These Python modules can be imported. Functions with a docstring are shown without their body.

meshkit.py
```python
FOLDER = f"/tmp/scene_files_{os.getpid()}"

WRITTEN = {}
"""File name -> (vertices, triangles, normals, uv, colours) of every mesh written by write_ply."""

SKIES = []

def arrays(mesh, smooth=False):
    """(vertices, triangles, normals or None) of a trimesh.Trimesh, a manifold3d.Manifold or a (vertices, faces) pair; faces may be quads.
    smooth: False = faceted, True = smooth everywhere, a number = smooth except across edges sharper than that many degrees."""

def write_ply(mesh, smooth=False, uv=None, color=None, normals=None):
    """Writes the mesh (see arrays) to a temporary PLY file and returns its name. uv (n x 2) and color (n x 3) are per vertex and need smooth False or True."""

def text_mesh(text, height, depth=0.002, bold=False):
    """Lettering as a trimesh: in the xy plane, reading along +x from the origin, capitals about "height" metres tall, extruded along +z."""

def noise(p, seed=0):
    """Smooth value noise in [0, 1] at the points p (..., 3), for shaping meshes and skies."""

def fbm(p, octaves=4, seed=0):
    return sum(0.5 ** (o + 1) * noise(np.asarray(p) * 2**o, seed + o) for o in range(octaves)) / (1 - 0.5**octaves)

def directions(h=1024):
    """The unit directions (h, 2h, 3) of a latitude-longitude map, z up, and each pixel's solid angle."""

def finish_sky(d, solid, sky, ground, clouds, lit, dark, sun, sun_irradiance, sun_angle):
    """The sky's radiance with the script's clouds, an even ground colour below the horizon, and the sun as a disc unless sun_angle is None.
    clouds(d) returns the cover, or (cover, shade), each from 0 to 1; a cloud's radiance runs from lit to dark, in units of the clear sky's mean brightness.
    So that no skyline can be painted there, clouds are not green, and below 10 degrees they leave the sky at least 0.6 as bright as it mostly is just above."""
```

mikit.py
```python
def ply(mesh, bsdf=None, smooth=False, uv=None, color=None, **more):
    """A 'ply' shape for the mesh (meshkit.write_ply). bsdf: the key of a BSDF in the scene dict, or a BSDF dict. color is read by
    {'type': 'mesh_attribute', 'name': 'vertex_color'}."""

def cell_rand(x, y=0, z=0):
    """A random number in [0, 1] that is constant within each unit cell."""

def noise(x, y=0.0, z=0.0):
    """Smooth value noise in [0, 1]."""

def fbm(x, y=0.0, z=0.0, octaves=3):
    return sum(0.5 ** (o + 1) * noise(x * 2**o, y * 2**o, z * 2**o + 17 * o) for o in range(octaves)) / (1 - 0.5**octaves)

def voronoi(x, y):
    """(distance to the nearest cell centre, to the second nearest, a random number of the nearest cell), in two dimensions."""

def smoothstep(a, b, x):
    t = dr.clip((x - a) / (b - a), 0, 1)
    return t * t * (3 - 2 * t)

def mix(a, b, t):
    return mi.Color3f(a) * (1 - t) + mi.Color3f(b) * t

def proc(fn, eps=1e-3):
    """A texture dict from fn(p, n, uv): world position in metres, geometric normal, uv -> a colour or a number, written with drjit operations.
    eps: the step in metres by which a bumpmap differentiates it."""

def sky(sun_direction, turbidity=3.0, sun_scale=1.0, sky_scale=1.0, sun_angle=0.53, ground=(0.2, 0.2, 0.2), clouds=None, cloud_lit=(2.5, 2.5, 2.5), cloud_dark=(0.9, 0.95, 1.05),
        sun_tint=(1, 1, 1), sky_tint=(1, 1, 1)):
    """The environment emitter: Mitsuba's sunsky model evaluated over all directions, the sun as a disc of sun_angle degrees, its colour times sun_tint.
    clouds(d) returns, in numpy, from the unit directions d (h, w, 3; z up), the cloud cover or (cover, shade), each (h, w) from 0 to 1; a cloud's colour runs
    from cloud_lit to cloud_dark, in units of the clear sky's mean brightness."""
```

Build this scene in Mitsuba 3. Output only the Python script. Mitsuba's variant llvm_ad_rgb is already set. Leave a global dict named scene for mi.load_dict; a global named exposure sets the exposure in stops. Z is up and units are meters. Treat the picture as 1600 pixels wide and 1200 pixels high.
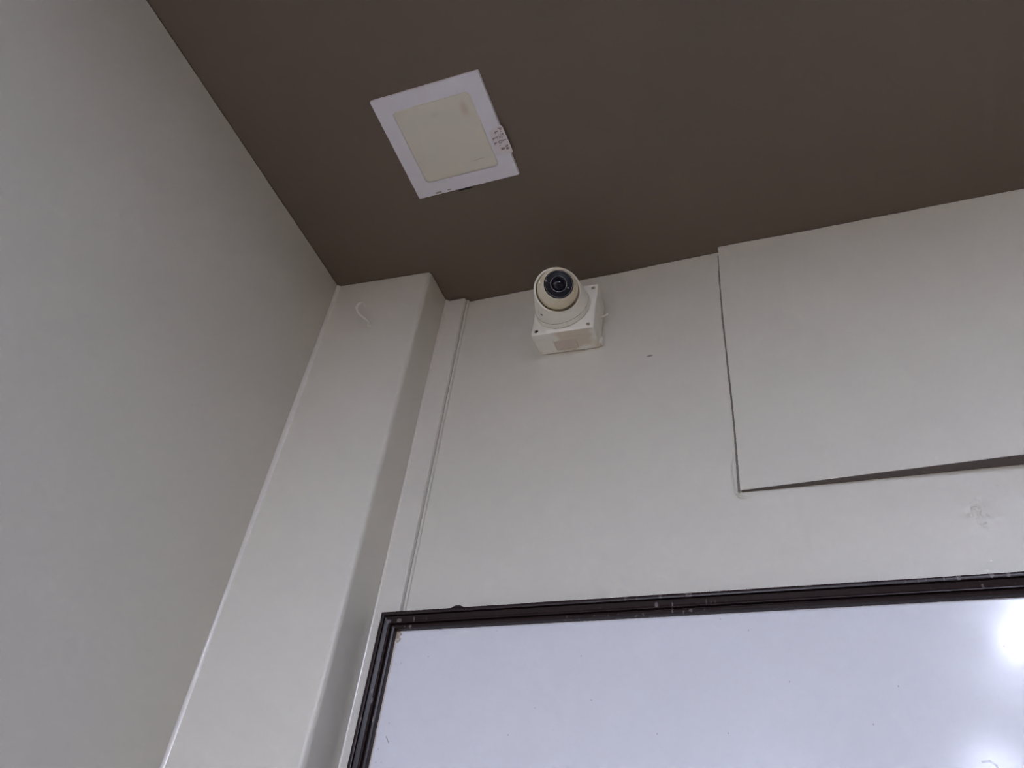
import math, random
import numpy as np
import trimesh
import manifold3d as m3
from shapely.geometry import Polygon, box as sbox
import drjit as dr
import mitsuba as mi
import mikit, meshkit

random.seed(4); rng = np.random.default_rng(4)
T = mi.ScalarTransform4f
H = 2.6                      # ceiling height; the wall with the board is y = 0, the left wall x = 0
scene, labels = {'type': 'scene'}, {}

# ---------------------------------------------------------------- camera, light, exposure
CAM = np.array([0.7318, -0.8700, H - 1.0473])
RIGHT = np.array([0.93594, 0.33595, 0.10564])
DOWN = np.array([-0.14673, 0.64468, -0.75024])
FWD = np.array([-0.32015, 0.68667, 0.65268])
scene['camera'] = {'type': 'perspective', 'fov': 2 * math.degrees(math.atan(800 / 1258.6)), 'fov_axis': 'x', 'near_clip': 0.01,
                   'to_world': T().look_at(origin=CAM.tolist(), target=(CAM + FWD).tolist(), up=(-DOWN).tolist())}
exposure = 7.19
LAMP = (10.2, 11.0, 13.9)
LIT = [(1.25, -1.53, 0.19), (1.235, -2.66, 0.085), (0.31, -4.20, 1.2), (0.31, -5.20, 1.3), (1.28, -5.20, 0.5)]   # x, y, strength; last three unseen, added to match the light on the walls

# ---------------------------------------------------------------- helpers
def put(key, mesh, mat, smooth=False, **more):
    n, k = 0, key
    while k in scene:
        n += 1; k = f'{key}_{n:03d}'
    scene[k] = mikit.ply(mesh, mat, smooth=smooth, **more)
    return k
def thing(key, label, cat=None, kind=None, group=None):
    d = {'label': label}
    if cat: d['category'] = cat
    if kind: d['kind'] = kind
    if group: d['group'] = group
    labels[key] = d
def tm(man):
    m = man.to_mesh()
    return trimesh.Trimesh(np.array(m.vert_properties[:, :3], float), np.array(m.tri_verts), process=False)
def mani(mesh):
    return m3.Manifold(m3.Mesh(np.asarray(mesh.vertices, np.float32), np.asarray(mesh.faces, np.uint32)))
def rbox(lo, hi, r=0.001, seg=8):
    lo, hi = np.array(lo, float), np.array(hi, float)
    return m3.Manifold.batch_hull([m3.Manifold.sphere(r, seg).translate([x, y, z]) for x in (lo[0] + r, hi[0] - r) for y in (lo[1] + r, hi[1] - r) for z in (lo[2] + r, hi[2] - r)])
def mbox(lo, hi):
    lo, hi = np.array(lo, float), np.array(hi, float)
    return m3.Manifold.cube((hi - lo).tolist()).translate(lo.tolist())
def frame(axis, up=(0, 0, 1)):
    z = np.array(axis, float); z /= np.linalg.norm(z)
    x = np.cross(up, z); x /= np.linalg.norm(x)
    M = np.eye(4); M[:3, 0], M[:3, 1], M[:3, 2] = x, np.cross(z, x), z
    return M
def aff(M):
    return np.asarray(M, float)[:3, :4]
def lathe(profile, axis, origin, seg=64, up=(0, 0, 1)):
    """profile: (radius, height along the axis)."""
    M = frame(axis, up); M[:3, 3] = origin
    m = trimesh.creation.revolve(np.array(profile, float), sections=seg)
    m.apply_transform(M)
    return m
def torus(R, r, axis, origin, seg=64, sec=12):
    a = np.linspace(0, 2 * np.pi, sec + 1)
    return lathe([(R + r * math.cos(t), r * math.sin(t)) for t in a], axis, origin, seg)
def tube(pts, rad, sec=10):
    pts = np.array(pts, float)
    rad = np.full(len(pts), rad) if np.isscalar(rad) else np.array(rad)
    t = np.gradient(pts, axis=0); t /= np.linalg.norm(t, axis=1, keepdims=True)
    n = np.cross(t[0], [0.3, 0.5, 0.8]); n /= np.linalg.norm(n)
    V, F = [], []
    for i in range(len(pts)):
        n = n - t[i] * (n @ t[i]); n /= np.linalg.norm(n); b = np.cross(t[i], n)
        a = np.arange(sec) / sec * 2 * np.pi
        V.append(pts[i] + rad[i] * (np.cos(a)[:, None] * n + np.sin(a)[:, None] * b))
    V = np.vstack(V + [pts[:1], pts[-1:]]); N = len(pts)
    for i in range(N - 1):
        for j in range(sec):
            k = (j + 1) % sec
            F += [[i * sec + j, i * sec + k, (i + 1) * sec + k], [i * sec + j, (i + 1) * sec + k, (i + 1) * sec + j]]
    for j in range(sec):
        k = (j + 1) % sec
        F += [[N * sec, k, j], [N * sec + 1, (N - 1) * sec + j, (N - 1) * sec + k]]
    return trimesh.Trimesh(V, F, process=False)
def smooth_curve(p, n=40):
    from scipy.interpolate import CubicSpline
    p = np.array(p, float); d = np.r_[0, np.cumsum(np.linalg.norm(np.diff(p, axis=0), axis=1))]
    return CubicSpline(d, p)(np.linspace(0, d[-1], n))
def prism_z(poly, z0, z1):
    m = trimesh.creation.extrude_polygon(poly, z1 - z0, engine='earcut'); m.apply_translation([0, 0, z0]); return m
def arc(cx, cy, r, a0, a1, n=8):
    return [(cx + r * math.cos(math.radians(a)), cy + r * math.sin(math.radians(a))) for a in np.linspace(a0, a1, n)]

# ---------------------------------------------------------------- materials
WALL, CEIL = (0.67, 0.652, 0.582), (0.178, 0.138, 0.108)
def wall_paint(p, n, uv):
    # the ceiling's paint was cut in by hand and runs a few millimetres down the wall
    w = 0.0012 + 0.0035 * mikit.fbm(p.x * 14 + 3, p.y * 14, 0.5) * mikit.smoothstep(0.25, 0.75, mikit.noise(p.x * 5 + 1.7, p.y * 5, 2.3))
    cut = mikit.smoothstep(-0.0004, 0.0004, p.z - (H - w))
    tone = 0.97 + 0.06 * mikit.fbm(p.x * 3, p.y * 3, p.z * 3)
    c = mi.Color3f(*WALL) * tone
    fleck = mikit.smoothstep(0.0022, 0.001, dr.sqrt(dr.square((p.x - 0.5447) * 0.35) + dr.square(p.z - H + 0.2069))) * mikit.smoothstep(-0.02, -0.004, p.y)
    c = mikit.mix(c, mi.Color3f(0.2, 0.18, 0.16), fleck * 0.8)
    return mikit.mix(c, mi.Color3f(*CEIL) * 0.9, cut)
def wall_relief(p, n, uv):
    base = mikit.fbm(p.x * 9, p.y * 9, p.z * 9) * 0.75 + 0.12 * mikit.fbm(p.x * 120, p.y * 120, p.z * 120, 2)
    # a crumbly patch of plaster under the panel
    d2 = dr.square((p.x - 0.908) / 0.016) + dr.square((p.z - H + 0.522) / 0.020)
    e2 = dr.square((p.x - 0.955) / 0.02) + dr.square((p.z - H + 0.505) / 0.012)
    return base + (dr.exp(-d2) + 0.6 * dr.exp(-e2)) * mikit.fbm(p.x * 210, p.z * 210, 3.0, 2) * 3.2
scene['wall_mat'] = {'type': 'twosided', 'bsdf': {'type': 'bumpmap', 'arbitrary': mikit.proc(wall_relief, 1.5e-3), 'scale': 0.0007,
    'bsdf': {'type': 'principled', 'base_color': mikit.proc(wall_paint), 'roughness': 0.36, 'specular': 0.5}}}
def principled(name, color, rough, two=True, **k):
    c = mikit.proc(color) if callable(color) else {'type': 'rgb', 'value': list(color)}
    b = {'type': 'principled', 'base_color': c, 'roughness': rough, **k}
    scene[name] = {'type': 'twosided', 'bsdf': b} if two else b
principled('trim_mat', (0.69, 0.67, 0.61), 0.28, specular=0.5)
principled('filler_mat', (0.80, 0.78, 0.73), 0.2, specular=0.7)
def ceil_col(p, n, uv):
    return mi.Color3f(*CEIL) * (0.94 + 0.12 * mikit.fbm(p.x * 4, p.y * 4, 0.0))
principled('ceil_mat', ceil_col, 0.55, specular=0.35)
def floor_col(p, n, uv):
    fx, fy = p.x / 0.4 - dr.floor(p.x / 0.4), p.y / 0.4 - dr.floor(p.y / 0.4)
    g = dr.maximum(mikit.smoothstep(0.490, 0.496, dr.abs(fx - 0.5)), mikit.smoothstep(0.490, 0.496, dr.abs(fy - 0.5)))
    return mikit.mix(mi.Color3f(0.115, 0.09, 0.062) * (0.9 + 0.2 * mikit.fbm(p.x * 6, p.y * 6, 0.0)), mi.Color3f(0.2, 0.18, 0.16), g)
principled('floor_mat', floor_col, 0.4)
def board_col(p, n, uv):
    x, z = p.x - IN_X, IN_Z - p.z            # distances from the inner edges of the frame
    c = mi.Color3f(0.715, 0.735, 0.785) * (0.985 + 0.03 * mikit.fbm(p.x * 8, p.z * 8, 4.0))
    nz = mikit.fbm(p.x * 60, p.z * 60, 1.0)
    # old putty along the frame, thickest in the corner
    lip = 0.0006 + 0.0022 * nz + 0.004 * dr.exp(-(x + z) / 0.022)
    near = dr.minimum(x, z)
    c = mikit.mix(c, mi.Color3f(0.62, 0.50, 0.42), mikit.smoothstep(0.0008, -0.0004, near - lip) * 0.75)
    d = dr.sqrt(dr.square(x - 0.003) + dr.square((z - 0.012) * 0.5))
    c = mikit.mix(c, mi.Color3f(0.30, 0.23, 0.15), mikit.smoothstep(0.0055, 0.002, d + 0.006 * (mikit.noise(p.x * 320, p.z * 320, 3.0) - 0.5)) * 0.8)
    # specks and short pen marks, mostly beside the left rail
    sp = mikit.cell_rand(dr.floor(p.x * 140), dr.floor(p.z * 140), 7)
    ux, uz = p.x * 140 - dr.floor(p.x * 140) - 0.5, p.z * 140 - dr.floor(p.z * 140) - 0.5
    rare = dr.select(x < 0.016, 0.90, 0.994)
    c = mikit.mix(c, mi.Color3f(0.30, 0.27, 0.25), dr.select(sp > rare, mikit.smoothstep(0.16, 0.06, dr.sqrt(ux * ux * 1.5 + uz * uz)), 0.0) * 0.65)
    def stroke(ax, az, bx, bz, w):
        px_, pz_ = p.x - ax, p.z - az
        ex, ez = bx - ax, bz - az
        t = dr.clip((px_ * ex + pz_ * ez) / (ex * ex + ez * ez), 0, 1)
        return mikit.smoothstep(w, w * 0.4, dr.sqrt(dr.square(px_ - ex * t) + dr.square(pz_ - ez * t)))
    ink = mi.Color3f(0.25, 0.25, 0.28)
    c = mikit.mix(c, ink, stroke(IN_X + 0.0145, IN_Z - 0.135, IN_X + 0.0195, IN_Z - 0.142, 0.0009) * 0.7)
    for (a, b, w) in (((0.845, -0.787), (0.851, -0.7865), 0.0014), ((0.851, -0.7865), (0.855, -0.790), 0.0014), ((0.855, -0.790), (0.857, -0.797), 0.0014)):
        c = mikit.mix(c, ink, stroke(a[0], H + a[1], b[0], H + b[1], w) * 0.75)
    return c
IN_X, IN_Z = 0.2245, H - 0.6265
def board_relief(p, n, uv):
    return mikit.fbm(p.x * 13 + 2, p.z * 13, 6.0, 2)
scene['board_mat'] = {'type': 'twosided', 'bsdf': {'type': 'bumpmap', 'arbitrary': mikit.proc(board_relief, 2e-3), 'scale': 0.0007,
    'bsdf': {'type': 'principled', 'base_color': mikit.proc(board_col), 'roughness': 0.15, 'specular': 0.5}}}
def frame_col(p, n, uv):
    g = mikit.fbm(p.x * 40, p.y * 200, p.z * 40)
    c = mi.Color3f(0.020, 0.0115, 0.0120) * (0.7 + 0.6 * g)
    chip = mikit.smoothstep(0.80, 0.86, mikit.noise(p.x * 420, p.y * 300, p.z * 90)) * mikit.smoothstep(0.55, 0.7, mikit.noise(p.x * 9, 0.0, p.z * 14))
    return mikit.mix(c, mi.Color3f(0.22, 0.19, 0.19), chip * 0.7)
principled('frame_mat', frame_col, 0.33, specular=0.32)
principled('lamp_frame_mat', (0.86, 0.84, 0.90), 0.4)
def diffuser_col(p, n, uv):
    x, y = (p.x - 0.3135) / 0.06, (p.y + 0.318) / 0.06
    c = mi.Color3f(0.80, 0.76, 0.655)
    d = dr.sqrt(dr.square((x - 0.72) / 0.16) + dr.square((y + 0.62) / 0.32))
    c = mikit.mix(c, mi.Color3f(0.62, 0.50, 0.37), mikit.smoothstep(1.0, 0.1, d) * 0.55)
    d2 = dr.sqrt(dr.square((x + 0.05) / 0.22) + dr.square((y + 0.66) / 0.12))
    c = mikit.mix(c, mi.Color3f(0.66, 0.60, 0.52), mikit.smoothstep(1.0, 0.1, d2) * 0.3)
    sm = dr.sqrt(dr.square((x - 0.55) / 0.33) + dr.square((y - 0.80 + 0.05 * x) / 0.035))
    return mikit.mix(c, mi.Color3f(0.48, 0.43, 0.37), mikit.smoothstep(1.0, 0.4, sm + 0.6 * mikit.noise(p.x * 300, p.y * 300, 0.0)) * 0.5)
principled('diffuser_mat', diffuser_col, 0.45)
principled('paper_mat', (0.83, 0.765, 0.78), 0.8)
principled('ink_mat', (0.14, 0.05, 0.06), 0.8)
principled('black_mat', (0.012, 0.011, 0.011), 0.7)
def cam_col(p, n, uv):
    return mi.Color3f(0.86, 0.84, 0.75) * (0.95 + 0.1 * mikit.fbm(p.x * 50, p.y * 50, p.z * 50))
principled('cam_mat', cam_col, 0.42)
def ball_col(p, n, uv):
    t = mikit.fbm(p.x * 45 + 2, p.y * 45, p.z * 45)
    return mikit.mix(mi.Color3f(0.79, 0.73, 0.58), mi.Color3f(0.73, 0.62, 0.43), mikit.smoothstep(0.45, 0.75, t) * 0.6)
principled('ball_mat', ball_col, 0.42)
def box_col(p, n, uv):
    c = mi.Color3f(0.87, 0.86, 0.785)
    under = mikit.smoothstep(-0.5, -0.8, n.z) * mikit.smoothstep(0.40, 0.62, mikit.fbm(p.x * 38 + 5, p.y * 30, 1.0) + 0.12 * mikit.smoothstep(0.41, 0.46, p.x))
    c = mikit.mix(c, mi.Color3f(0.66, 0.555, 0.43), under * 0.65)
    rub = mikit.smoothstep(0.5, 0.8, n.x) * mikit.smoothstep(0.50, 0.66, mikit.fbm(p.x * 30, p.y * 60, p.z * 60 + 3))
    return mikit.mix(c, mi.Color3f(0.55, 0.45, 0.36), rub * 0.15)
principled('box_mat', box_col, 0.4)
principled('tan_mat', (0.42, 0.31, 0.19), 0.6)
principled('gloss_black_mat', (0.006, 0.006, 0.010), 0.12, specular=0.22)
principled('lens_mat', (0.003, 0.004, 0.012), 0.05, specular=0.4)
principled('dark_metal_mat', (0.014, 0.015, 0.021), 0.28, specular=0.2)
principled('hook_mat', (0.78, 0.75, 0.68), 0.3)
principled('putty_mat', (0.56, 0.535, 0.48), 0.45)

# ---------------------------------------------------------------- the room
W, D = 4.2, 5.8
put('floor', tm(mbox((-0.2, -D - 0.2, -0.1), (W + 0.2, 0.2, 0))), 'floor_mat')
put('ceiling', tm(mbox((-0.2, -D - 0.2, H), (W + 0.2, 0.2, H + 0.12))), 'ceil_mat')
def grid_wall(o, u, v, nu, nv, amp, seed, fade=None):
    """A wall face as a grid that is slightly out of true, as trowelled plaster is."""
    a, b = np.meshgrid(np.linspace(0, 1, nu), np.linspace(0, 1, nv), indexing='ij')
    P = np.array(o) + a[..., None] * np.array(u) + b[..., None] * np.array(v)
    nn = np.cross(u, v); nn = nn / np.linalg.norm(nn)
    k = meshkit.fbm(P * 2.2 + 11 * seed, 3, seed) - 0.5
    if fade is not None: k = k * fade(P)
    P = P + nn * (amp * k)[..., None]
    idx = np.arange(nu * nv).reshape(nu, nv)
    q = np.stack([idx[:-1, :-1], idx[1:, :-1], idx[1:, 1:], idx[:-1, 1:]], -1).reshape(-1, 4)
    f = np.vstack([q[:, [0, 1, 2]], q[:, [0, 2, 3]]])
    return trimesh.Trimesh(P.reshape(-1, 3), f, process=False)
def wall(key, face, back):
    put(key, trimesh.util.concatenate([face, back]), 'wall_mat', smooth=30)
wall('wall_left', grid_wall((0, -D, 0), (0, D + 0.1, 0), (0, 0, H), 120, 60, 0.007, 3, lambda P: np.clip((-P[..., 1] - 0.12) / 0.35, 0, 1)), tm(mbox((-0.2, -D, 0), (-0.02, 0.1, H))))
wall('wall_back', grid_wall((0, 0, 0), (W, 0, 0), (0, 0, H), 150, 90, 0.004, 5), tm(mbox((0, 0.02, 0), (W, 0.2, H))))
put('wall_right', tm(mbox((W, -D, 0), (W + 0.2, 0.1, H))), 'taupe_mat')
put('wall_front', tm(mbox((-0.2, -D - 0.2, 0), (W + 0.2, -D, H))), 'taupe_mat')
principled('taupe_mat', (0.235, 0.19, 0.155), 0.5)
for k, t in (('floor', 'brown tiled floor of the room'), ('ceiling', 'dark taupe painted ceiling'), ('wall_left', 'pale greige painted wall on the left'),
             ('wall_back', 'pale greige painted wall behind the whiteboard'), ('wall_right', 'taupe painted wall on the right'), ('wall_front', 'taupe painted wall behind the viewer')):
    thing(k, t, kind='structure')
# the pilaster in the corner, its arris rounded by paint
XP, YP0, YP1 = 0.1795, -0.0920, -0.0813
pil = Polygon([(-0.004, 0.01), (-0.004, YP0), (XP - 0.0075, YP1 - 0.0004)] + arc(XP - 0.007, YP1 + 0.0066, 0.007, -86, 0, 8) + [(XP, 0.01)])
zz = np.linspace(0, H, 53)
pm = prism_z(pil, 0, H).subdivide_to_size(0.06, max_iter=12)
pv = np.array(pm.vertices)
pv[:, 0] += np.where(pv[:, 0] > XP - 0.012, 0.0022 * (meshkit.fbm(np.c_[pv[:, 2] * 3.3, 0 * pv[:, 2], 0 * pv[:, 2]], 3, 2) - 0.5), 0)
pm.vertices = pv
put('wall_pilaster', pm, 'wall_mat', smooth=40); thing('wall_pilaster', 'painted pilaster in the corner left of the whiteboard', kind='structure')
# beads of painted filler in the inner corners
def bead(key, x, y, sx, sy, r, label, seed):
    a = np.linspace(0, 1, 7)
    zs = np.linspace(0.02, H - 0.001, 150)
    w = 1 + 0.5 * (meshkit.fbm(np.c_[zs * 4, 0 * zs, 0 * zs], 3, seed) - 0.5)
    w = w * (0.75 + 0.5 * np.clip((zs - 1.6), 0, 1))
    prof = np.array([(r - r * math.sin(t * math.pi / 2), r - r * math.cos(t * math.pi / 2)) for t in a])
    V = np.array([[(x + sx * p[0] * k, y + sy * p[1] * k, z) for p in prof] for z, k in zip(zs, w)]).reshape(-1, 3)
    n = len(a); F = []
    for i in range(len(zs) - 1):
        for j in range(n - 1):
            q = (i * n + j, i * n + j + 1, (i + 1) * n + j + 1, (i + 1) * n + j)
            F += [[q[0], q[1], q[2]], [q[0], q[2], q[3]]]
    put(key, trimesh.Trimesh(V, F, process=False), 'filler_mat', smooth=True); thing(key, label, kind='structure')
bead('trim_1', -0.0009, YP0 + 0.0009, 1, -1, 0.0074, 'bead of painted filler where the left wall meets the pilaster', 5)
bead('trim_2', XP - 0.0009, -0.0110 + 0.0007, 1, -1, 0.0056, 'bead of painted filler between the pilaster and the cable raceway', 8)

# ---------------------------------------------------------------- cable raceway beside the pilaster
RX0, RX1 = 0.1800, 0.2165
put('cable_raceway__base', tm(rbox((RX0 - 0.001, -0.004, 0.02), (RX1 + 0.0042, 0.003, H - 0.0015), 0.0012)), 'trim_mat', smooth=30)
cv = Polygon([(RX0, -0.003), (RX0, -0.0085)] + arc(RX0 + 0.0025, -0.0085, 0.0025, 180, 270, 5) + arc(RX1 - 0.0025, -0.0085, 0.0025, 270, 360, 5) + [(RX1, -0.003)])
cvm = prism_z(cv, 0.03, H - 0.004).subdivide_to_size(0.08, max_iter=10)
v = np.array(cvm.vertices); v[:, 0] += 0.0012 * (meshkit.fbm(np.c_[v[:, 2] * 2.5, 0 * v[:, 2], 0 * v[:, 2]], 2, 9) - 0.5); cvm.vertices = v
put('cable_raceway__cover', cvm, 'trim_mat', smooth=40)
put('cable_raceway__seam', tm(mbox((RX1 - 0.001, -0.0053, 0.03), (RX1 + 0.0011, -0.003, H - 0.006))), 'seam_shade_mat')  # dark strip carries the shadow line, with grime, where cover meets base
labels['cable_raceway__seam'] = {'label': 'thin dark strip for the shadow line and grime in the joint along its right side'}
thing('cable_raceway', 'narrow painted vertical cable raceway running down the wall beside the pilaster', 'cable raceway')

# ---------------------------------------------------------------- boxed-in wall panel, upper right
PX0, PX1, ZB = 0.6576, 2.0, H - 0.4644
k = (PX1 - PX0) / 0.522
tl, bl = (PX0 + 0.001, -0.0110), (PX0, -0.0046)
tr, br = (PX1, -0.0110 + 0.0085 * k * 0.55), (PX1, -0.0046 - 0.0234 * k)
def hexa(tl, tr, bl, br, zb, zt, nx=40, nz=20):
    a, b = np.meshgrid(np.linspace(0, 1, nx), np.linspace(0, 1, nz), indexing='ij')
    x = (1 - b) * ((1 - a) * bl[0] + a * br[0]) + b * ((1 - a) * tl[0] + a * tr[0])
    y = (1 - b) * ((1 - a) * bl[1] + a * br[1]) + b * ((1 - a) * tl[1] + a * tr[1])
    z = zb + b * (zt - zb)
    bow = 0.0010 * np.sin(b * np.pi * 2.2)
    F_ = np.stack([x + bow * (1 - a), y, z], -1); B_ = np.stack([x + bow * (1 - a), np.full_like(x, 0.012), z], -1)
    V = np.concatenate([F_.reshape(-1, 3), B_.reshape(-1, 3)]); I = np.arange(nx * nz).reshape(nx, nz); N = nx * nz
    F = []
    def q(p0, p1, p2, p3): F.extend([[p0, p1, p2], [p0, p2, p3]])
    for i in range(nx - 1):
        for j in range(nz - 1):
            q(I[i, j], I[i + 1, j], I[i + 1, j + 1], I[i, j + 1]); q(N + I[i, j], N + I[i, j + 1], N + I[i + 1, j + 1], N + I[i + 1, j])
        q(I[i, 0], N + I[i, 0], N + I[i + 1, 0], I[i + 1, 0]); q(I[i, -1], I[i + 1, -1], N + I[i + 1, -1], N + I[i, -1])
    for j in range(nz - 1):
        q(I[0, j], I[0, j + 1], N + I[0, j + 1], N + I[0, j]); q(I[-1, j], N + I[-1, j], N + I[-1, j + 1], I[-1, j + 1])
    return trimesh.Trimesh(V, F, process=False)
put('wall_panel__board', hexa(tl, tr, bl, br, ZB, H), 'wall_mat', smooth=25)
ue = np.linspace(0, 1, 60); xs = PX0 + 0.0015 + ue * (PX1 - PX0 - 0.002); yf = bl[1] + ue * (br[1] - bl[1]) + 0.0006
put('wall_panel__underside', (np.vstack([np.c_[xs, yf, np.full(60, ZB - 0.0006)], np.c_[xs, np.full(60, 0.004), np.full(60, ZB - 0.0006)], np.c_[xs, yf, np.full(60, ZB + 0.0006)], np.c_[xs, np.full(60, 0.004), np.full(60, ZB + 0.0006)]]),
    [t for i in range(59) for t in ([i, 60 + i, 61 + i], [i, 61 + i, i + 1], [120 + i, 181 + i, 180 + i], [120 + i, 121 + i, 181 + i], [i, i + 1, 121 + i], [i, 121 + i, 120 + i])]), 'underside_mat')
principled('underside_mat', (0.14, 0.115, 0.11), 0.8)  # underside in a darker brown than the face of the panel
labels['wall_panel__underside'] = {'label': 'dark underside of the panel'}
# the open joint down its left side: a dark shrinkage crack with ragged edges
zs = np.linspace(ZB - 0.001, H - 0.012, 120)
cw = 0.0014 + 0.0015 * meshkit.fbm(np.c_[zs * 30, 0 * zs, 0 * zs], 3, 4) * (0.4 + 0.6 * (zs < H - 0.05))
bb = (zs - ZB) / (H - ZB); xc = bl[0] + (tl[0] - bl[0]) * bb + 0.0010 * np.sin(bb * np.pi * 2.2) - 0.0006
put('wall_panel__joint', (np.vstack([np.c_[xc - cw, 0 * zs - 0.0022, zs], np.c_[xc + 0.0004, 0 * zs - 0.0022, zs]]),
    [[i, 120 + i, 121 + i] for i in range(119)] + [[i, 121 + i, i + 1] for i in range(119)]), 'joint_mat')
principled('joint_mat', (0.20, 0.175, 0.155), 0.8)
thing('wall_panel', 'large painted boxed panel on the upper right wall, its lower edge standing proud', 'wall panel')
labels['wall_panel__joint'] = {'label': 'dark ragged crack along its left edge'}
# lifted plaster round the panel's lower left corner
def ridge(pts, r):
    c = smooth_curve(pts, 60); t = np.linspace(0, 1, 60)
    return tube(c, r * np.sin(np.pi * np.clip(t, 0.02, 0.98)) * (0.7 + 0.6 * rng.random(60)), 8)
put('wall_back__plaster_ridge', ridge([(0.6565, -0.0026, ZB + 0.062), (0.6515, -0.0026, ZB + 0.05), (0.6490, -0.0028, ZB + 0.028), (0.6500, -0.0028, ZB + 0.010), (0.6535, -0.0028, ZB - 0.002), (0.660, -0.0028, ZB - 0.0075), (0.672, -0.0026, ZB - 0.008)], 0.0011), 'wall_mat', smooth=True)
put('wall_back__plaster_ridge', ridge([(0.6480, -0.0022, ZB + 0.012), (0.6500, -0.0024, ZB + 0.002), (0.6560, -0.0024, ZB - 0.008), (0.668, -0.0022, ZB - 0.0125)], 0.0007), 'wall_mat', smooth=True)

# crumbly patches of plaster under the panel
def patch(cx, cz, rx, rz, h, seed):
    n = 70; a_, b_ = np.meshgrid(np.linspace(-1, 1, n), np.linspace(-1, 1, n), indexing='ij')
    x, z = cx + a_ * rx, H + cz + b_ * rz
    k_ = meshkit.fbm(np.stack([x * 260, z * 260, 0 * x], -1), 3, seed)
    w_ = np.clip(1 - a_ ** 2 - b_ ** 2, 0, 1)
    yw = -0.004 * (meshkit.fbm(np.stack([x, 0 * x, z], -1) * 2.2 + 55, 3, 5) - 0.5)      # where the wall's face is
    y = yw + 0.00035 - np.clip((k_ - 0.40) * 3.2, 0, 1) * w_ * h
    idx = np.arange(n * n).reshape(n, n); q = np.stack([idx[:-1, :-1], idx[1:, :-1], idx[1:, 1:], idx[:-1, 1:]], -1).reshape(-1, 4)
    return trimesh.Trimesh(np.stack([x, y, z], -1).reshape(-1, 3), np.vstack([q[:, [0, 1, 2]], q[:, [0, 2, 3]]]), process=False)
put('wall_back__plaster_patch', patch(0.907, -0.524, 0.016, 0.028, 0.0013, 3), 'wall_mat', smooth=True)
put('wall_back__plaster_patch', patch(0.935, -0.497, 0.013, 0.012, 0.0013, 6), 'wall_mat', smooth=True)
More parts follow.
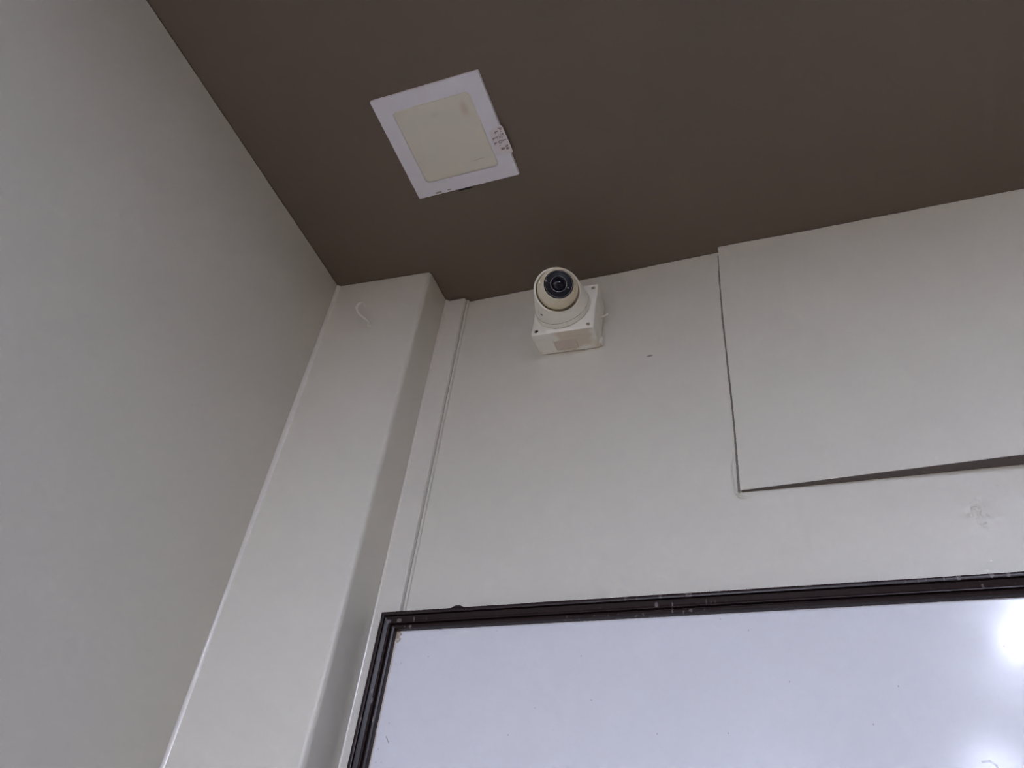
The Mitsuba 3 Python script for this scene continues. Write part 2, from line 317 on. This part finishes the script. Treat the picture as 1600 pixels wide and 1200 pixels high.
# ---------------------------------------------------------------- whiteboard
FX0, FZ1, FW = 0.2000, H - 0.6085, 0.0245
FX1, FZ0 = FX0 + 1.83, FZ1 - 1.22
PROF = [(0, 0.012), (0, 0.0245), (0.0012, 0.0268), (0.0035, 0.0275), (0.0058, 0.0268), (0.0066, 0.0240), (0.0078, 0.0240), (0.0084, 0.0280), (0.0095, 0.0292), (0.0110, 0.0280),
        (0.0140, 0.0262), (0.0160, 0.0268), (0.0168, 0.0280), (0.0178, 0.0280), (0.0184, 0.0240), (0.0194, 0.0240), (0.0200, 0.0262), (0.0215, 0.0268), (0.0235, 0.0255), (FW, 0.0225), (FW, 0.012)]
def rail(L, n, seed, ragged=0.0006):
    """A moulding of length L along +x, mitred; u runs along -z."""
    s = np.linspace(0, 1, n); V = []
    P = np.array(PROF); m = len(P)
    for t in s:
        x = P[:, 0] * 1.0 + t * (L - 2 * P[:, 0])
        j = ragged * (meshkit.fbm(np.array([[t * L * 22, 0, 0.0]]), 3, seed)[0] - 0.5)
        V.append(np.c_[x, -P[:, 1], -P[:, 0] + j * np.exp(-P[:, 0] / 0.004)])
    V = np.vstack(V); F = []
    for i in range(n - 1):
        for j in range(m):
            k_ = (j + 1) % m
            F += [[i * m + j, (i + 1) * m + j, (i + 1) * m + k_], [i * m + j, (i + 1) * m + k_, i * m + k_]]
    return trimesh.Trimesh(V, F, process=False)
def place_rail(key, L, n, M, seed):
    r = rail(L, n, seed); r.apply_transform(M); put(key, r, 'frame_mat', smooth=35)
def rot_y(a, t):
    M = np.eye(4); c, s_ = round(math.cos(a)), round(math.sin(a)); M[0, 0], M[0, 2], M[2, 0], M[2, 2] = c, s_, -s_, c; M[:3, 3] = t; return M
Wb, Hb = FX1 - FX0, FZ1 - FZ0
place_rail('whiteboard__frame_rail', Wb, 200, rot_y(0, (FX0, 0, FZ1)), 1)                       # top
place_rail('whiteboard__frame_rail', Hb, 120, rot_y(-math.pi / 2, (FX0, 0, FZ0)), 2)            # left: u runs to +x
place_rail('whiteboard__frame_rail', Wb, 60, rot_y(math.pi, (FX1, 0, FZ0)), 3)                  # bottom
place_rail('whiteboard__frame_rail', Hb, 60, rot_y(math.pi / 2, (FX1, 0, FZ1)), 4)              # right
put('whiteboard__writing_surface', tm(mbox((FX0 + 0.012, -0.019, FZ0 + 0.012), (FX1 - 0.012, -0.0125, FZ1 - 0.012))), 'board_mat')
put('whiteboard__backing', tm(mbox((0.235, -0.0125, FZ0 + 0.03), (FX1 - 0.03, 0.004, FZ1 - 0.03))), 'black_mat')
# a chip of old wood standing up from the top rail
put('whiteboard__chip', tm(m3.Manifold.batch_hull([m3.Manifold.sphere(0.0014, 8).translate(p) for p in ((0.300, -0.0255, FZ1 - 0.0006), (0.3045, -0.026, FZ1 + 0.0008), (0.3095, -0.026, FZ1 + 0.0006), (0.3135, -0.0255, FZ1 - 0.0008))])), 'frame_mat', smooth=30)
labels['whiteboard__chip'] = {'label': 'splinter on the top edge of the frame'}
thing('whiteboard', 'glossy whiteboard in a dark brown moulded wooden frame below the security camera', 'whiteboard')

# ---------------------------------------------------------------- ceiling lights
def panel_light(key, cx, cy, wx, wy, dx, dy, drop=0.0055, lit=0, rot=0.0):
    def at(m, z=0.0):
        m.apply_transform(trimesh.transformations.rotation_matrix(rot, [0, 0, 1])); m.apply_translation([cx, cy, H + z]); return m
    outer = rbox((-wx / 2, -wy / 2, -drop), (wx / 2, wy / 2, 0.004), 0.0012)
    rad = 0.007
    op = sbox(-dx / 2 + rad, -dy / 2 + rad, dx / 2 - rad, dy / 2 - rad).buffer(rad, quad_segs=6)
    hole = mani(prism_z(op, -0.02, -drop + 0.0022))
    put(key + '__frame', at(tm(outer - hole)), 'lamp_frame_mat', smooth=30)
    # diffuser: a pane with a slightly bulged face and a soft rim
    n = 26; a = np.linspace(-1, 1, n); X, Y = np.meshgrid(a, a, indexing='ij')
    pts = []
    inn = op.buffer(-0.0006)
    ring = np.array([inn.exterior.interpolate(t, normalized=True).coords[0] for t in np.linspace(0, 1, 96, endpoint=False)])
    V = [ring * 1.0]; zs_ = [np.full(96, -drop + 0.0021)]
    for sc, z_ in ((1.0, -drop + 0.0012), (0.985, -drop + 0.0004), (0.96, -drop - 0.0002), (0.7, -drop - 0.0006), (0.35, -drop - 0.0008)):
        V.append(ring * sc); zs_.append(np.full(96, z_))
    V = np.vstack([np.c_[r_, z_] for r_, z_ in zip(V, zs_)] + [[[0, 0, -drop - 0.0009]]]); F = []
    for i in range(5):
        for j in range(96):
            k_ = (j + 1) % 96
            F += [[i * 96 + j, (i + 1) * 96 + j, (i + 1) * 96 + k_], [i * 96 + j, (i + 1) * 96 + k_, i * 96 + k_]]
    F += [[5 * 96 + j, 6 * 96, 5 * 96 + (j + 1) % 96] for j in range(96)]
    d = at(trimesh.Trimesh(V, F, process=False))
    if d.face_normals[-1][2] > 0: d.invert()
    more = {'emitter': {'type': 'area', 'radiance': {'type': 'rgb', 'value': [lit * c for c in LAMP]}}} if lit else {}
    put(key + '__diffuser', d, 'diffuser_mat', smooth=True, **more)
LX0, LX1, LY0, LY1 = 0.2265, 0.3960, -0.4024, -0.2286
panel_light('ceiling_light', (LX0 + LX1) / 2, (LY0 + LY1) / 2, LX1 - LX0, LY1 - LY0, 0.1215, 0.1260)
# the scuffed lower edge and a dark gap where it hangs away from the ceiling
for (x, w, h_) in ((0.262, 0.010, 0.003), (0.2805, 0.006, 0.002)):
    put('ceiling_light__scuff', tm(rbox((x - w / 2, LY1 - 0.0052, H - 0.0059), (x + w / 2, LY1 - 0.0052 + h_, H - 0.0053), 0.00028, 6)), 'scuff_mat')
principled('scuff_mat', (0.42, 0.36, 0.34), 0.7)
put('ceiling_light__edge_slot', tm(rbox((0.293, LY1 - 0.002, H - 0.0014), (0.316, LY1 + 0.0056, H + 0.001), 0.0006, 6)), 'black_mat')
labels['ceiling_light__edge_slot'] = {'label': 'dark open slot at its edge'}
thing('ceiling_light', 'unlit square ceiling light with yellowed diffuser and a paper label on its edge', 'ceiling light')
LIT_LABELS = ['lit square ceiling light nearest the whiteboard, mirrored at its right edge', 'lit square ceiling light one row further back, mirrored low on the whiteboard',
              'added unseen lit ceiling light beside the left wall, further into the room', 'added unseen lit ceiling light beside the left wall, in the rearmost row', 'added unseen lit ceiling light in the rearmost row, away from the left wall']
for i, (x, y, power) in enumerate(LIT):
    key = f'ceiling_light_{i + 1:03d}'
    panel_light(key, x, y, 0.17, 0.17, 0.126, 0.126, lit=power)
    thing(key, LIT_LABELS[i], 'ceiling light', group='lit ceiling lights')
# the paper label, curling over the right-hand edge, with three lines of handwriting
lp = Polygon([(0.3775, -0.3110), (0.3972, -0.3168), (0.3997, -0.3130), (0.4006, -0.2712), (0.3988, -0.2688), (0.3745, -0.2700), (0.3757, -0.29)])
lm = prism_z(lp, H - 0.0064, H - 0.0060)
put('paper_label__sheet', lm, 'paper_mat')
def writing(text, x, y, h, ang=-90):
    m = meshkit.text_mesh(text, h, 0.00025)
    m.apply_transform(np.diag([1, -1, 1, 1.0])); m.invert()      # read from below
    return m
LINES = [('P-SL1 AB', 0.3966, -0.3128, 0.0046), ('LCO.8', 0.3895, -0.3085, 0.0052), ('LL', 0.3828, -0.2990, 0.0052)]
ms = []
for s_, x, y, h_ in LINES:
    yy = y
    for ch in s_:
        if ch != ' ':
            m = meshkit.text_mesh(ch, h_, 0.0002, bold=True)
            b = m.bounds; vv = np.array(m.vertices); vv[:, 0] -= b[0, 0]
            a = math.radians(3)
            # seen from below: the line runs towards +y, letter tops towards +x
            m.vertices = np.c_[x - 0.0041 + vv[:, 1], yy + vv[:, 0] * 0.95, H - 0.00655 + 0 * vv[:, 2] + vv[:, 2]]
            m.invert() if m.volume < 0 else None
            ms.append(m)
        yy += {'.': 0.0030, '1': 0.0042, '-': 0.0042}.get(ch, 0.0052) * h_ / 0.0046 * (0.98 if len(s_) > 6 else 1.32)
put('paper_label__handwriting', trimesh.util.concatenate(ms), 'ink_mat')
labels['paper_label__handwriting'] = {'label': 'three lines of dark red handwriting'}
thing('paper_label', 'small torn paper label with dark red handwriting on the edge of the unlit ceiling light', 'label')

# ---------------------------------------------------------------- junction box
BC = np.array([0.4210, 0, H - 0.1232]); HW, HH, BD, ROLL = 0.0507, 0.0491, 0.0473, -0.0429
Mb = trimesh.transformations.rotation_matrix(-ROLL, [0, 1, 0]); Mb[:3, 3] = BC
def bput(key, man, mat, smooth=30):
    m = tm(man) if hasattr(man, 'to_mesh') else man
    m = m.copy(); m.apply_transform(Mb); put(key, m, mat, smooth=smooth)
def taper(w0, h0, y0, w1, h1, y1, r):
    return m3.Manifold.batch_hull([m3.Manifold.sphere(r, 10).translate([sx * (w - r), y, sz * (h - r)]) for (w, h, y) in ((w0, h0, y0), (w1, h1, y1)) for sx in (-1, 1) for sz in (-1, 1)])
body = taper(HW * 0.965, HH * 0.965, -0.0022, HW * 0.985, HH * 0.985, -0.0335, 0.0022)
# a shallow label recess below, knock-outs at the side, and a rib
body = body - mbox((-0.020, -0.028, -HH - 0.01), (0.0165, -0.006, -HH * 0.972 + 0.0012))
for yk in (-0.016,):
    body = body - m3.Manifold.cylinder(0.01, 0.009, 0.009, 40).rotate([0, 90, 0]).translate([HW * 0.965 - 0.0004, yk, 0.0]) + m3.Manifold.cylinder(0.004, 0.0078, 0.0078, 40).rotate([0, 90, 0]).translate([HW * 0.965 - 0.0042, yk, 0.0])
bput('junction_box__body', body, 'box_mat')
bput('junction_box__contact_shade', rbox((-HW + 0.0042, -0.0035, -HH + 0.0042), (HW - 0.0042, 0.002, HH - 0.0042), 0.0008), 'gasket_shade_mat')  # dark inset slab added as the contact shade line at the wall
labels['junction_box__contact_shade'] = {'label': 'dark slab for the contact shade line against the wall'}
lid = taper(HW, HH, -0.0364, HW * 0.995, HH * 0.995, -BD + 0.0018, 0.0018)
holes = [(-0.0425, -0.0405), (0.0415, -0.0405), (0.0425, 0.0405), (-0.0425, 0.0405)]
for hx, hz in holes:
    lid = lid - m3.Manifold.cylinder(0.02, 0.0034, 0.0034, 28).rotate([90, 0, 0]).translate([hx, -0.038, hz])
bput('junction_box__lid', lid, 'box_mat')
bput('junction_box__gasket', rbox((-HW + 0.0014, -0.0380, -HH + 0.0014), (HW - 0.0014, -0.0320, HH - 0.0014), 0.0008), 'gasket_shade_mat')
principled('gasket_shade_mat', (0.16, 0.145, 0.12), 0.7)
labels['junction_box__gasket'] = {'label': 'thin dark seam under the lid'}
for i, (hx, hz) in enumerate(holes):
    if i == 0:
        bput('junction_box__screw_hole', m3.Manifold.cylinder(0.0012, 0.0033, 0.0033, 24).rotate([90, 0, 0]).translate([hx, -0.0445, hz]), 'black_mat')
    else:
        s_ = m3.Manifold.cylinder(0.0045, 0.0030, 0.0030, 24).rotate([90, 0, 0]) - mbox((-0.0004, -0.01, -0.004), (0.0004, -0.0035, 0.004)) - mbox((-0.004, -0.01, -0.0004), (0.004, -0.0035, 0.0004))
        bput('junction_box__screw', s_.translate([hx, -0.0385, hz]), 'tan_mat')
bput('junction_box__label_plate', rbox((-0.0193, -0.0275, -HH * 0.972 + 0.0002), (0.0158, -0.0065, -HH * 0.972 + 0.0016), 0.0003, 6), 'plate_mat')
principled('plate_mat', (0.66, 0.58, 0.51), 0.5)
# a cable tie end poking out at the right, a mounting lug below it
bput('junction_box__cable_end', tube(smooth_curve([(HW * 0.93, -0.012, 0.008), (HW + 0.004, -0.012, 0.009), (HW + 0.009, -0.014, 0.012)], 14), [0.0022] * 9 + [0.002, 0.0018, 0.0015, 0.0011, 0.0006]), 'box_mat', True)
bput('junction_box__lug', rbox((HW * 0.93, -0.008, -HH + 0.004), (HW + 0.0025, -0.0005, -HH + 0.018), 0.0012), 'box_mat')
labels['junction_box__label_plate'] = {'label': 'brownish recessed plate on its underside'}
labels['junction_box__screw_hole'] = {'label': 'empty black screw hole'}
thing('junction_box', 'cream square plastic junction box on the wall under the dome camera', 'junction box')

# ---------------------------------------------------------------- turret security camera
BASE = np.array([0.4187, -BD, H - 0.1204]); BALL = np.array([0.4241, -0.0953, H - 0.1282]); RB = 0.0313
ray = BALL - CAM; ray /= np.linalg.norm(ray)
vr = np.cross(ray, -DOWN); vr /= np.linalg.norm(vr); vd = np.cross(ray, vr)
def toward(a, b):
    """A direction leaning by (right, down) from the line to the viewer: used once to read the lens' and the collar's tilt off the photograph."""
    q = a * vr + b * vd - math.sqrt(1 - a * a - b * b) * ray
    return q / np.linalg.norm(q)
N_LENS, N_COL = toward(0.086, -0.324), toward(0.17, -0.30)
out = np.array([0, -1.0, 0])
RBASE, RCOL = 0.0440, 0.0369
put('security_camera__gasket', lathe([(0, 0.0), (RBASE - 0.0004, 0.0), (RBASE - 0.0006, 0.0016), (0, 0.0016)], out, BASE + out * 0.0001, 96), 'gasket_shade_mat', smooth=30)
labels['security_camera__gasket'] = {'label': 'thin dark seal under the base'}
put('security_camera__base_ring', lathe([(0, 0.0009), (RBASE, 0.0009), (RBASE + 0.0006, 0.0018), (RBASE, 0.0085), (RBASE - 0.0008, 0.0095), (0, 0.0095)], out, BASE + out * 0.0001, 96), 'cam_mat', smooth=30)
CC = BALL - N_COL * 0.0015 + vd * 0.0016 + vr * 0.0004                    # centre of the collar's rim
def circle(c, n, r, m=72):
    M = frame(n); a = np.arange(m) / m * 2 * np.pi
    return c + r * (np.cos(a)[:, None] * M[:3, 0] + np.sin(a)[:, None] * M[:3, 1])
rim_pts = np.vstack([circle(CC + N_COL * (0.0016 * math.sin(t)), N_COL, RCOL - 0.0016 + 0.0016 * math.cos(t)) for t in np.linspace(-1.2, math.pi / 2, 6)])
low = np.vstack([circle(BASE + out * 0.0098, out, RBASE - 0.0008), circle(BASE + out * 0.0150, out, RBASE - 0.0016), circle(BASE + out * 0.0190, out, RBASE - 0.003)])
hull = trimesh.convex.convex_hull(np.vstack([rim_pts, low]))
cut = lathe([(0, -0.0345), (0.012, -0.0324), (0.024, -0.0248), (0.031, -0.015), (0.0338, -0.004), (0.0340, 0.0), (0.0340, 0.03), (0, 0.03)], N_COL, BALL + vd * 0.0016 + vr * 0.0004, 72)
shell = mani(hull) - mani(cut if cut.volume > 0 else cut.copy().invert() or cut)
put('security_camera__housing', tm(shell), 'cam_mat', smooth=28)
put('security_camera__seam', lathe([(0.036, 0.0092), (RBASE - 0.0003, 0.0092), (RBASE - 0.0003, 0.0099), (0.036, 0.0099)], out, BASE, 96), 'seam_shade_mat', smooth=30)
principled('seam_shade_mat', (0.42, 0.40, 0.36), 0.6)
put('security_camera__collar_rim', torus(RCOL - 0.0014, 0.0016, N_COL, CC + N_COL * 0.0003, 96, 14), 'cam_mat', smooth=True)
# the eyeball: a sphere with a flat glazed front
fz = math.sqrt(RB ** 2 - 0.0226 ** 2)
prof = [(0.0, -RB)] + [(RB * math.sin(t), -RB * math.cos(t)) for t in np.linspace(0.06, math.pi - math.asin(0.0226 / RB), 40)] + [(0.0221, fz - 0.0006), (0.0, fz - 0.0006)]
put('security_camera__eyeball', lathe(prof, N_LENS, BALL, 96), 'ball_mat', smooth=35)
at = lambda h_: BALL + N_LENS * (fz + h_)
put('security_camera__window', lathe([(0, -0.0004), (0.0221, -0.0004), (0.0223, 0.0003), (0.0216, 0.0009), (0.0203, 0.0010), (0.0199, 0.0003), (0.0196, -0.0001), (0, -0.0001)], N_LENS, at(0), 96), 'gloss_black_mat', smooth=35)
wk = 'security_camera__window'
put(wk + '__led_ring', lathe([(0.0128, -0.00005), (0.0130, 0.0005), (0.0168, 0.0002), (0.0190, 0.0001), (0.0194, -0.00005)], N_LENS, at(0), 96), 'dark_metal_mat', smooth=35)
put(wk + '__lens_barrel', lathe([(0.0126, -0.00005), (0.0126, 0.0016), (0.0118, 0.0022), (0.0106, 0.0020), (0.0090, 0.0007), (0.0085, 0.0004)], N_LENS, at(0), 96), 'gloss_black_mat', smooth=35)
put(wk + '__barrel_rim', torus(0.0122, 0.0006, N_LENS, at(0.0016), 72, 10), 'chrome_mat', smooth=True)
put(wk + '__bezel_rim', torus(0.0206, 0.0004, N_LENS, at(0.0009), 96, 10), 'chrome_mat', smooth=True)
principled('chrome_mat', (0.32, 0.33, 0.37), 0.16, metallic=1.0)
put(wk + '__lens', lathe([(0.0086, 0.0004)] + [(0.0086 * math.cos(t), 0.0004 + 0.0022 * math.sin(t)) for t in np.linspace(0.1, math.pi / 2, 10)], N_LENS, at(0), 64), 'lens_mat', smooth=True)
ML = frame(N_LENS)
def on_front(r, ang, h_):          # ang: 0 to the right, 90 up
    ux = np.cross(N_LENS, [0, 0, 1]); ux = -ux / np.linalg.norm(ux); uy = np.cross(N_LENS, ux)
    return at(h_) + r * (math.cos(math.radians(ang)) * ux + math.sin(math.radians(ang)) * uy)
for ang, r in ((-12, 0.0150), (172, 0.0192)):
    put(wk + '__bright_dome', lathe([(0, 0.0012), (0.0006, 0.0011), (0.0011, 0.0007), (0.0013, 0.0)], N_LENS, on_front(r, ang, 0.0001), 24), 'bright_dome_mat', smooth=True)  # small bright metallic domes on the window
principled('bright_dome_mat', (0.55, 0.56, 0.58), 0.12, metallic=0.6)
labels[wk] = {'label': 'round glossy black lens window'}
labels['security_camera__eyeball'] = {'label': 'yellowed cream ball holding the lens'}
# small dark marks on the housing: a maker's mark on the left, a set-screw hole on the right
def on_shell(px, py):
    d = RIGHT * (px - 800) / 1258.6 + DOWN * (py - 600) / 1258.6 + FWD
    loc, _, tri = hull.ray.intersects_location([CAM], [d / np.linalg.norm(d)])
    i = np.argmin(np.linalg.norm(loc - CAM, axis=1)); return loc[i], hull.face_normals[tri[i]]
try:
    p0, n0 = on_shell(845.5, 491.0); p1, _ = on_shell(848.3, 492.6)
    put('security_camera__maker_mark', tube([p0 + n0 * 0.0004, (p0 + p1) / 2 + n0 * 0.0005, p1 + n0 * 0.0004], 0.0007, 6), 'ink_dark_mat', smooth=True)
    p2, n2 = on_shell(841.5, 487.6)
    put('security_camera__maker_mark', trimesh.creation.icosphere(1, 0.0006).apply_translation(p2), 'ink_dark_mat', smooth=True)
    p3, n3 = on_shell(921.0, 476.8)
    put('security_camera__set_screw', lathe([(0, 0.0005), (0.0013, 0.0005), (0.0016, -0.0006)], n3, p3, 20), 'ink_dark_mat', smooth=30)
except Exception as e:
    print('marks', e)
principled('ink_dark_mat', (0.06, 0.05, 0.05), 0.5)
thing('security_camera', 'cream turret dome security camera with black lens mounted on the junction box', 'security camera')

# ---------------------------------------------------------------- painted screw hook on the pilaster
def hk(p): return (p[0], p[1], H + p[2])
pts = smooth_curve([hk(p) for p in ((0.0905, -0.0865, -0.1165), (0.0925, -0.098, -0.1190), (0.0860, -0.108, -0.1160), (0.0790, -0.111, -0.1085), (0.0745, -0.112, -0.0985), (0.0752, -0.112, -0.0885), (0.0800, -0.111, -0.0850), (0.0850, -0.110, -0.0890), (0.0880, -0.110, -0.0950))], 60)
put('wall_hook__hook', tube(pts, np.r_[np.full(50, 0.0019), np.linspace(0.0019, 0.0012, 10)], 10), 'hook_mat', smooth=True)
put('wall_hook__flange', lathe([(0, 0.0020), (0.0022, 0.0018), (0.0040, 0.0008), (0.0046, -0.002), (0, -0.002)], (0.06, -1, 0), hk((0.0905, -0.0875, -0.1170)), 32), 'hook_mat', smooth=30)
thing('wall_hook', 'small curled hook painted over with wall paint near the top of the pilaster', 'hook')
